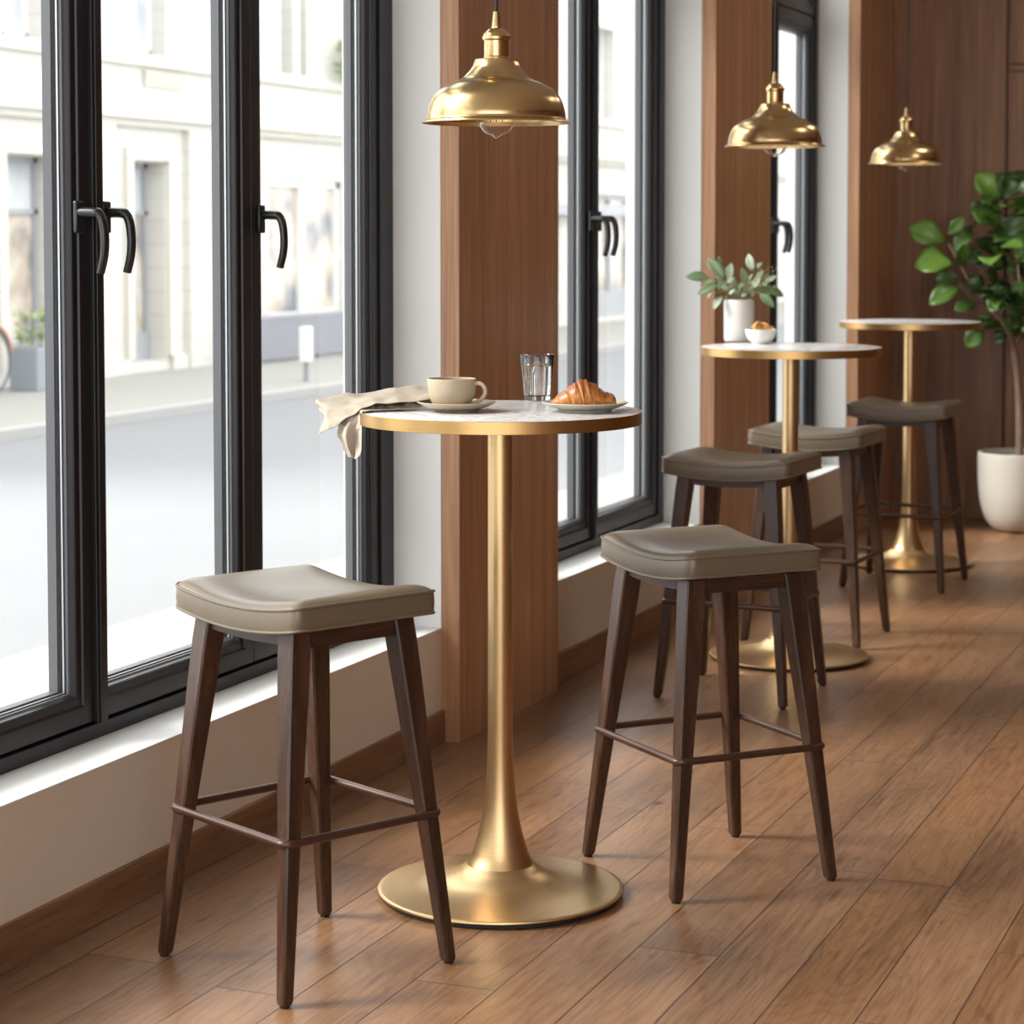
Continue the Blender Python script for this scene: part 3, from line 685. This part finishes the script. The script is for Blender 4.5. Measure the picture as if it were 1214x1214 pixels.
bm = bmesh.new(); lathe(bm, [(0, 0), (.026, 0), (.0275, .002)]+smooth_prof([(.029, .003), (.042, .014), (.050, .030), (.0535, .048)], 5)+[(.0535, .050), (.0515, .050)]+smooth_prof([(.0505, .046), (.046, .029), (.036, .014), (.02, .008)], 5)+[(0, .008)], 64)
mesh_thing('snack_bowl', bm, 'whitecer', 'small white bowl of golden crisps beside the vase', 'bowl', bp)
rnd = random.Random(5); proto = None
for i in range(16):
    lvl = 0 if i < 9 else 1
    a = i*2.4; r = (.033*math.sqrt((i+.5)/9) if lvl == 0 else .017*math.sqrt((i-8.5)/7)+.003)
    p = bp+Vector((r*math.cos(a), r*math.sin(a), .050+lvl*.011+.004*rnd.random()))
    if proto is None:
        bm = bmesh.new(); n = 5; V = []
        for x in range(n):
            V.append([bm.verts.new(((x/(n-1)-.5)*.030, (y/(n-1)-.5)*.024, .009*math.cos((x/(n-1)-.5)*2.6)-.006*((y/(n-1)-.5)*2)**2+.002*math.sin(x*2+y))) for y in range(n)])
        for x in range(n-1):
            for y in range(n-1): bm.faces.new((V[x][y], V[x+1][y], V[x+1][y+1], V[x][y+1]))
        o = proto = obj('crisp', bm, 'chip', None, solid=.0018, subsurf=1, angle=0)
        tag(o, 'curled golden crisp heaped in the small white bowl', 'snack', 'golden crisps in the white bowl')
    else: o = proto.copy(); COL.objects.link(o)
    o.location = p; o.rotation_euler = (rnd.uniform(-.7, .7), rnd.uniform(-.7, .7), rnd.uniform(0, 6.28))

# ------------------------------------------------------------------ potted fig tree
tp = at_z(1209, 629, 0); tp.z = 0
pot = empty('potted_tree', tp, 'tall fiddle leaf fig in a round stone pot by the walnut wall', 'plant')
bm = bmesh.new(); lathe(bm, [(0, 0), (.095, 0)]+smooth_prof([(.105, .002), (.135, .018), (.168, .065), (.190, .14), (.200, .23), (.2035, .33), (.2035, .372)], 5)+[(.202, .379), (.198, .381), (.190, .379), (.188, .37), (.186, .30), (0, .30)], 80); obj('plant_pot', bm, 'pot', pot, angle=40)
bm = bmesh.new(); lathe(bm, [(.186, .318), (.12, .328), (.05, .332), (0, .333)], 40); obj('soil', bm, 'soil', pot)
dT = (tp-CAM).dot(FW)
def tpx(x, y, off=0): return at_depth(x, y, dT+off)-tp
bm = bmesh.new()
BR = [[(1208.5, 545, 0), (1209, 500, 0), (1207, 450, .0), (1203, 415, 0)], [(1203, 415, 0), (1190, 385, -.02), (1170, 362, -.03), (1150, 335, -.05), (1135, 308, -.05), (1124, 288, -.05)],
      [(1203, 415, 0), (1204, 370, .02), (1198, 320, .02), (1190, 275, .02), (1187, 238, .02)], [(1204, 408, 0), (1222, 370, 0), (1240, 320, -.03), (1248, 265, -.04)],
      [(1204, 405, 0), (1235, 385, .06), (1275, 350, .10), (1300, 310, .12)], [(1170, 362, -.03), (1152, 352, -.10), (1138, 338, -.14)], [(1198, 320, .02), (1180, 305, .08), (1165, 296, .1)], [(1222, 370, 0), (1210, 340, -.10), (1206, 300, -.12)]]
for i, b in enumerate(BR):
    pts = smooth_prof([tuple(tpx(*p)) for p in b], 5); n = len(pts)
    r0, r1 = (.020, .017) if i == 0 else (.0095, .004) if i < 5 else (.006, .003)
    tube(bm, pts, [r0+(r1-r0)*j/(n-1) for j in range(n)], 10)
obj('trunk', bm, 'bark', pot)
LV = [((600,250),(490,88),.36,.75),((625,235),(692,78),.40,.12),((615,385),(470,263),.34,.8),((690,330),(775,215),.36,.65),((625,450),(740,335),.38,.2),((310,480),(108,393),.30,.75),((305,430),(397,343),.26,.5),
 ((345,600),(140,597),.42,.8),((338,535),(437,408),.26,.4),((378,610),(405,495),.34,.35),((395,600),(490,530),.34,.15),((625,565),(488,460),.30,.1),((690,560),(770,500),.4,.75),((378,668),(242,686),.30,.3),
 ((385,680),(505,742),.42,.08),((382,728),(222,812),.24,.45),((480,828),(358,852),.3,.4),((498,790),(548,738),.34,.2),((655,800),(555,852),.42,.35),((478,895),(560,950),.36,.35),((522,975),(422,1062),.36,.45),((655,985),(585,1042),.42,.15),
 ((615,915),(722,985),.42,.45),((690,740),(790,770),.4,.4),((600,700),(540,640),.38,.3),((640,640),(720,600),.4,.25),((690,860),(780,840),.4,.2),((620,300),(560,250),.3,.45),((700,480),(640,400),.36,.15),((560,560),(620,620),.38,.2),
 ((700,640),(620,560),.38,.1),((560,480),(600,540),.3,.6),((720,880),(680,960),.4,.3),((630,720),(580,790),.36,.15),((740,430),(800,360),.4,.5),((540,620),(480,590),.35,.12),((700,180),(780,140),.36,.2)]
bm = bmesh.new(); lay = bm.verts.layers.float.new('tone'); rnd = random.Random(21)
for b_, t_, w, tone in LV:
    off = rnd.uniform(-.10, .06); B = tpx(1060+b_[0]/4.857, 190+b_[1]/4.857, off); T = tpx(1060+t_[0]/4.857, 190+t_[1]/4.857, off+rnd.uniform(-.06, .03)); T = B+(T-B)*1.1
    leaf(bm, lay, B, T, (T-B).length*w*1.1, tone, -FW+Vector((rnd.uniform(-.4, .4), 0, rnd.uniform(.2, .9))), .12, ob=.35, segs=8)
for i in range(150):
    x = rnd.uniform(1176, 1335); y = rnd.uniform(225, 405); off = rnd.uniform(-.24, .10)
    if (x-1245)**2/95**2+(y-310)**2/95**2 > 1: continue
    B = tpx(x, y, off); a = rnd.uniform(0, 2*PI); e = rnd.uniform(-.2, .9); d = Vector((math.cos(a), math.sin(a), e)).normalized()
    T = B+d*rnd.uniform(.13, .20)
    if (T+tp).y > YB-.06: continue
    leaf(bm, lay, B, T, (T-B).length*rnd.uniform(.3, .4), rnd.choice((.08, .15, .25, .4, .6)), Vector((rnd.uniform(-.3, .3), -.4, 1)), .14, ob=.35, segs=7)
obj('foliage', bm, 'fig', pot, solid=.0008, angle=0)

# ------------------------------------------------------------------ street outside
GZ = -.16
struct('road', boxes((-7.45, -2.3, -20, 110, GZ-.2, GZ)), 'road', 'pale grey street beyond the windows', smooth=False)
struct('pavement', boxes((-2.3, -.30, -20, 110, GZ-.2, GZ+.02)), 'pavement', 'pale pavement just outside the windows', smooth=False)
struct('pavement.001', boxes((-14, -7.62, -20, 110, GZ-.2, GZ+.07)), 'pavement', 'pale pavement on the far side of the street', smooth=False)
struct('kerb', boxes((-7.62, -7.45, -20, 110, GZ-.2, GZ+.085)), 'kerb', 'grey kerb along the far side of the street', smooth=False)
PZ = GZ+.07
XW = -10.4
bd = empty('stone_building', (XW, 24, PZ), 'pale stone building across the street with shop fronts', 'building')
def B_(name, bm, mat, parent=bd, **kw):
    for v in bm.verts: v.co -= Vector((XW, 24, PZ))
    return obj(name, bm, mat, parent, smooth=False, **kw)
wins_lo = [(17.3, 18.0), (19.0, 19.93), (21.38, 22.10)]
shops = [(24.55, 26.60), (28.2, 30.6), (32.0, 34.6), (36.2, 38.4), (40.6, 43.2), (45.0, 47.2), (49, 51.6), (53.4, 55.6), (57.5, 60)]
wins_hi = [(18.9, 19.75), (21.45, 22.17), (24.9, 25.25), (25.42, 25.62), (28.6, 29.5), (32.4, 33.3), (36.4, 37.3), (40.8, 41.7), (45.2, 46.1), (49.4, 50.3), (53.6, 54.5)]
holes = [(a, b, .02, 2.2) for a, b in wins_lo]+[(a, b, -.02, 2.08) for a, b in shops]+[(a, b, 3.38, 4.9) for a, b in wins_hi]
bz = PZ-.05
B_('facade', holed(XW-.35, XW, 10, 75, bz, 7.0, holes), 'stone')
B_('cornice', boxes((XW, XW+.16, 10, 75, 2.66, 2.84), (XW, XW+.08, 10, 75, 2.58, 2.66), (XW, XW+.08, 10, 75, 3.24, 3.33)), 'stonetrim')
B_('plinth', boxes(*[(XW, XW+.05, a, b, bz, .06) for a, b in ((10, 17.2), (18.1, 18.9), (20.0, 21.3), (22.2, 24.4))]), 'stonetrim')
B_('stone_pier', boxes((XW, XW+.09, 22.52, 23.22, bz, 2.58)), 'stone'); B_('stone_pier', boxes((XW, XW+.09, 20.35, 20.95, bz, 2.58)), 'stone')
B_('balustrade', boxes(*[(XW+.01, XW+.06, 21.66+.1*i, 21.71+.1*i, 3.02, 3.2) for i in range(9)]), 'stonetrim')
for i, (a, b) in enumerate(wins_lo):
    f = B_('street_window', boxes((XW-.30, XW-.22, a, a+.06, .02, 2.2), (XW-.30, XW-.22, b-.06, b, .02, 2.2), (XW-.30, XW-.22, a, b, 2.14, 2.2), (XW-.30, XW-.22, a, b, 1.62, 1.67), (XW-.28, XW-.20, a, b, .02, .33)), 'shopframe')
    B_('pane', boxes((XW-.28, XW-.26, a+.05, b-.05, .32, 1.63)), 'pane_a', f); B_('pane', boxes((XW-.28, XW-.26, a+.05, b-.05, 1.66, 2.15)), 'pane_b', f)
    B_('window_surround', boxes((XW, XW+.06, a-.14, a-.02, .06, 2.215), (XW, XW+.06, b+.02, b+.14, .06, 2.215), (XW, XW+.06, a-.14, b+.14, 2.22, 2.34)), 'stonetrim')
for i, (a, b) in enumerate(shops):
    m = (a+b)/2
    f = B_('shop_window', boxes((XW-.16, XW-.06, a, a+.07, -.02, 2.08), (XW-.16, XW-.06, b-.07, b, -.02, 2.08), (XW-.16, XW-.06, a, b, 2.0, 2.08), (XW-.16, XW-.06, m-.06, m+.06, .4, 2.0), (XW-.16, XW-.08, a, b, -.02, .45)), 'whitepaint' if i == 0 else 'shopframe')
    B_('pane', boxes((XW-.14, XW-.12, a+.05, b-.05, .44, 2.02)), 'pane_a', f)
for a, b in wins_hi:
    f = B_('upper_window', boxes((XW-.28, XW-.20, a, a+.05, 3.38, 4.9), (XW-.28, XW-.20, b-.05, b, 3.38, 4.9), (XW-.28, XW-.20, (a+b)/2-.03, (a+b)/2+.03, 3.38, 4.9), (XW-.28, XW-.2, a, b, 3.38, 3.44)), 'whitepaint')
    B_('pane', boxes((XW-.26, XW-.24, a+.04, b-.04, 3.42, 4.88)), 'pane_b', f)
B_('shop_awning', boxes((XW, XW+.2, 31.6, 38.8, 1.72, 1.9)), 'shopframe')
# planters, screen, sign post, bicycle, balcony bush
def bush_thing(name, loc, r, n, label, cat, seed, h=1.0, pw=None):
    t = empty(name, loc, label, cat); rnd = random.Random(seed)
    z0 = 0
    if pw:
        obj('planter_box', boxes((-pw[0], pw[0], -pw[1], pw[1], 0, pw[2])), 'planter', t, smooth=False, bevel=.01); z0 = pw[2]
    bm = bmesh.new(); lay = bm.verts.layers.float.new('tone')
    for i in range(n):
        a = rnd.uniform(0, 2*PI); q = r*math.sqrt(rnd.random()); z = z0+rnd.random()*h*r*2; B = Vector((q*math.cos(a), q*math.sin(a), z*1.0 if z0 else z))
        d = Vector((math.cos(a), math.sin(a), rnd.uniform(-.2, 1.2))).normalized()*r*.6
        leaf(bm, lay, B, B+d, r*.16, rnd.random(), Vector((rnd.uniform(-1, 1), rnd.uniform(-1, 1), 1)), .1, segs=3)
    obj('bush_foliage', bm, 'bush', t, angle=0); return t
bush_thing('planter', (-9.9, 18.72, PZ), 0.13, 110, 'zinc planter with pale green bush seen through the left pane', 'planter', 1, 1.3, (.16, .16, .42))
bush_thing('balcony_bush', (-10.02, 26.45, 3.33), .26, 150, 'green bush on the ledge above the shop window across the street', 'plant', 2, 1.0)
sc = empty('terrace_screen', (-9.95, 25.5, PZ), 'dark grey terrace screen before the shop window across the street', 'screen')
obj('screen_panel', boxes((-.02, .02, -2.3, 1.15, .04, .52)), 'shoppanel', sc, smooth=False); obj('screen_rail', boxes((-.03, .03, -2.32, 1.17, .52, .56)), 'shopframe', sc, smooth=False)
for y in (-2.2, -.5, 1.05): obj('screen_leg', boxes((-.03, .03, y-.03, y+.03, 0, .04)), 'shoppanel', sc, smooth=False)
ps = at_z(363, 452, PZ); ps.z = PZ
sg = empty('meter_post', ps, 'white box on a dark post at the far kerb, seen through the third pane', 'post')
bm = bmesh.new(); lathe(bm, [(0, 0), (.025, 0), (.025, .22), (0, .22)], 16); obj('post', bm, 'shoppanel', sg)
obj('meter_box', boxes((-.05, .05, -.06, .06, .2, .56)), 'whitepaint', sg, bevel=.01)
by = at_depth(-11, 458, (Vector((-9.5, 18.0, 0))-CAM).dot(FW))
wr = .33
bk = empty('bicycle', (by.x, by.y, PZ), 'red bicycle parked across the street, cut by the left picture edge', 'bicycle')
def torus(bm, c, R, r, ax='x'):
    tube(bm, [(c[0], c[1]+R*math.cos(2*PI*i/40), c[2]+R*math.sin(2*PI*i/40)) for i in range(40)], r, 8, closed=True)
for yy in (0, -1.02):
    bm = bmesh.new(); torus(bm, (0, yy, wr), wr-.018, .018); w = obj('wheel', bm, 'tyre', bk)
    bm = bmesh.new(); torus(bm, (0, yy, wr), wr-.045, .008)
    for i in range(18):
        a = 2*PI*i/18; tube(bm, [(.0, yy, wr), (0, yy+(wr-.045)*math.cos(a), wr+(wr-.045)*math.sin(a))], .0022, 5)
    obj('spokes', bm, 'steel', w)
    bm = bmesh.new(); tube(bm, [(0, yy+(wr+.012)*math.cos(a/20*PI+.2), wr+(wr+.012)*math.sin(a/20*PI+.2)) for a in range(19)], .022, 8); obj('mudguard', bm, 'redpaint', bk)
bm = bmesh.new()
for a, b in (((0, 0, wr), (0, -.18, .92)), ((0, -.15, .78), (0, -.62, .30)), ((0, -.14, .72), (0, -.66, .70)), ((0, -.62, .30), (0, -.70, .88)), ((0, -.62, .30), (0, -1.02, wr)), ((0, -.67, .70), (0, -1.02, wr))): tube(bm, [a, b], .016, 8)
obj('bicycle_frame', bm, 'redpaint', bk)
bm = bmesh.new(); tube(bm, [(-.28, -.24, .98), (-.2, -.18, 1.0), (0, -.17, .98), (.2, -.18, 1.0), (.28, -.24, .98)], .013, 8); tube(bm, [(0, -.18, .9), (0, -.17, .98)], .013, 8); obj('handlebar', bm, 'steel', bk)
bm = bmesh.new(); bmesh.ops.create_uvsphere(bm, u_segments=16, v_segments=8, radius=1, matrix=Matrix.Translation((0, -.73, .92)) @ Matrix.Diagonal((.07, .13, .035, 1))); obj('saddle', bm, 'tyre', bk)

# ------------------------------------------------------------------ light
W = bpy.data.worlds.new('sky'); S.world = W; W.use_nodes = True
nt = W.node_tree; bg = nt.nodes['Background']
bg.inputs['Color'].default_value = (.97, .985, 1.0, 1); bg.inputs['Strength'].default_value = 2.4
def area(name, loc, rot, size, power, col, sy=None):
    l = bpy.data.lights.new(name, 'AREA'); l.energy = power; l.color = col; l.size = size
    if sy: l.shape = 'RECTANGLE'; l.size_y = sy
    o = bpy.data.objects.new(name, l); COL.objects.link(o); o.location = loc; o.rotation_euler = rot; return o
for lx, ly, pw in ((1.9, 9.4, 10), (2.6, 7.4, 7)):      # unseen fill lights added to brighten the far seats and back wall
    area('fill_light', (lx, ly, HC-.01), (0, 0, 0), .7, pw, (1, .93, .84))
sl = bpy.data.lights.new('sun', 'SUN'); sl.energy = 4.2; sl.angle = math.radians(24); sl.color = (1, .96, .9)
so = bpy.data.objects.new('sun', sl); COL.objects.link(so)
so.rotation_euler = Vector((.72, .34, -.60)).to_track_quat('-Z', 'Y').to_euler()

S.view_settings.view_transform = 'Standard'; S.view_settings.look = 'None'; S.view_settings.gamma = 1; S.view_settings.exposure = 0.62
S.view_settings.use_curve_mapping = False
cy = S.cycles
cy.use_denoising = True; cy.max_bounces = 10; cy.diffuse_bounces = 5; cy.glossy_bounces = 4; cy.transmission_bounces = 10; cy.transparent_max_bounces = 16
cy.sample_clamp_indirect = 6; cy.caustics_reflective = False; cy.caustics_refractive = False
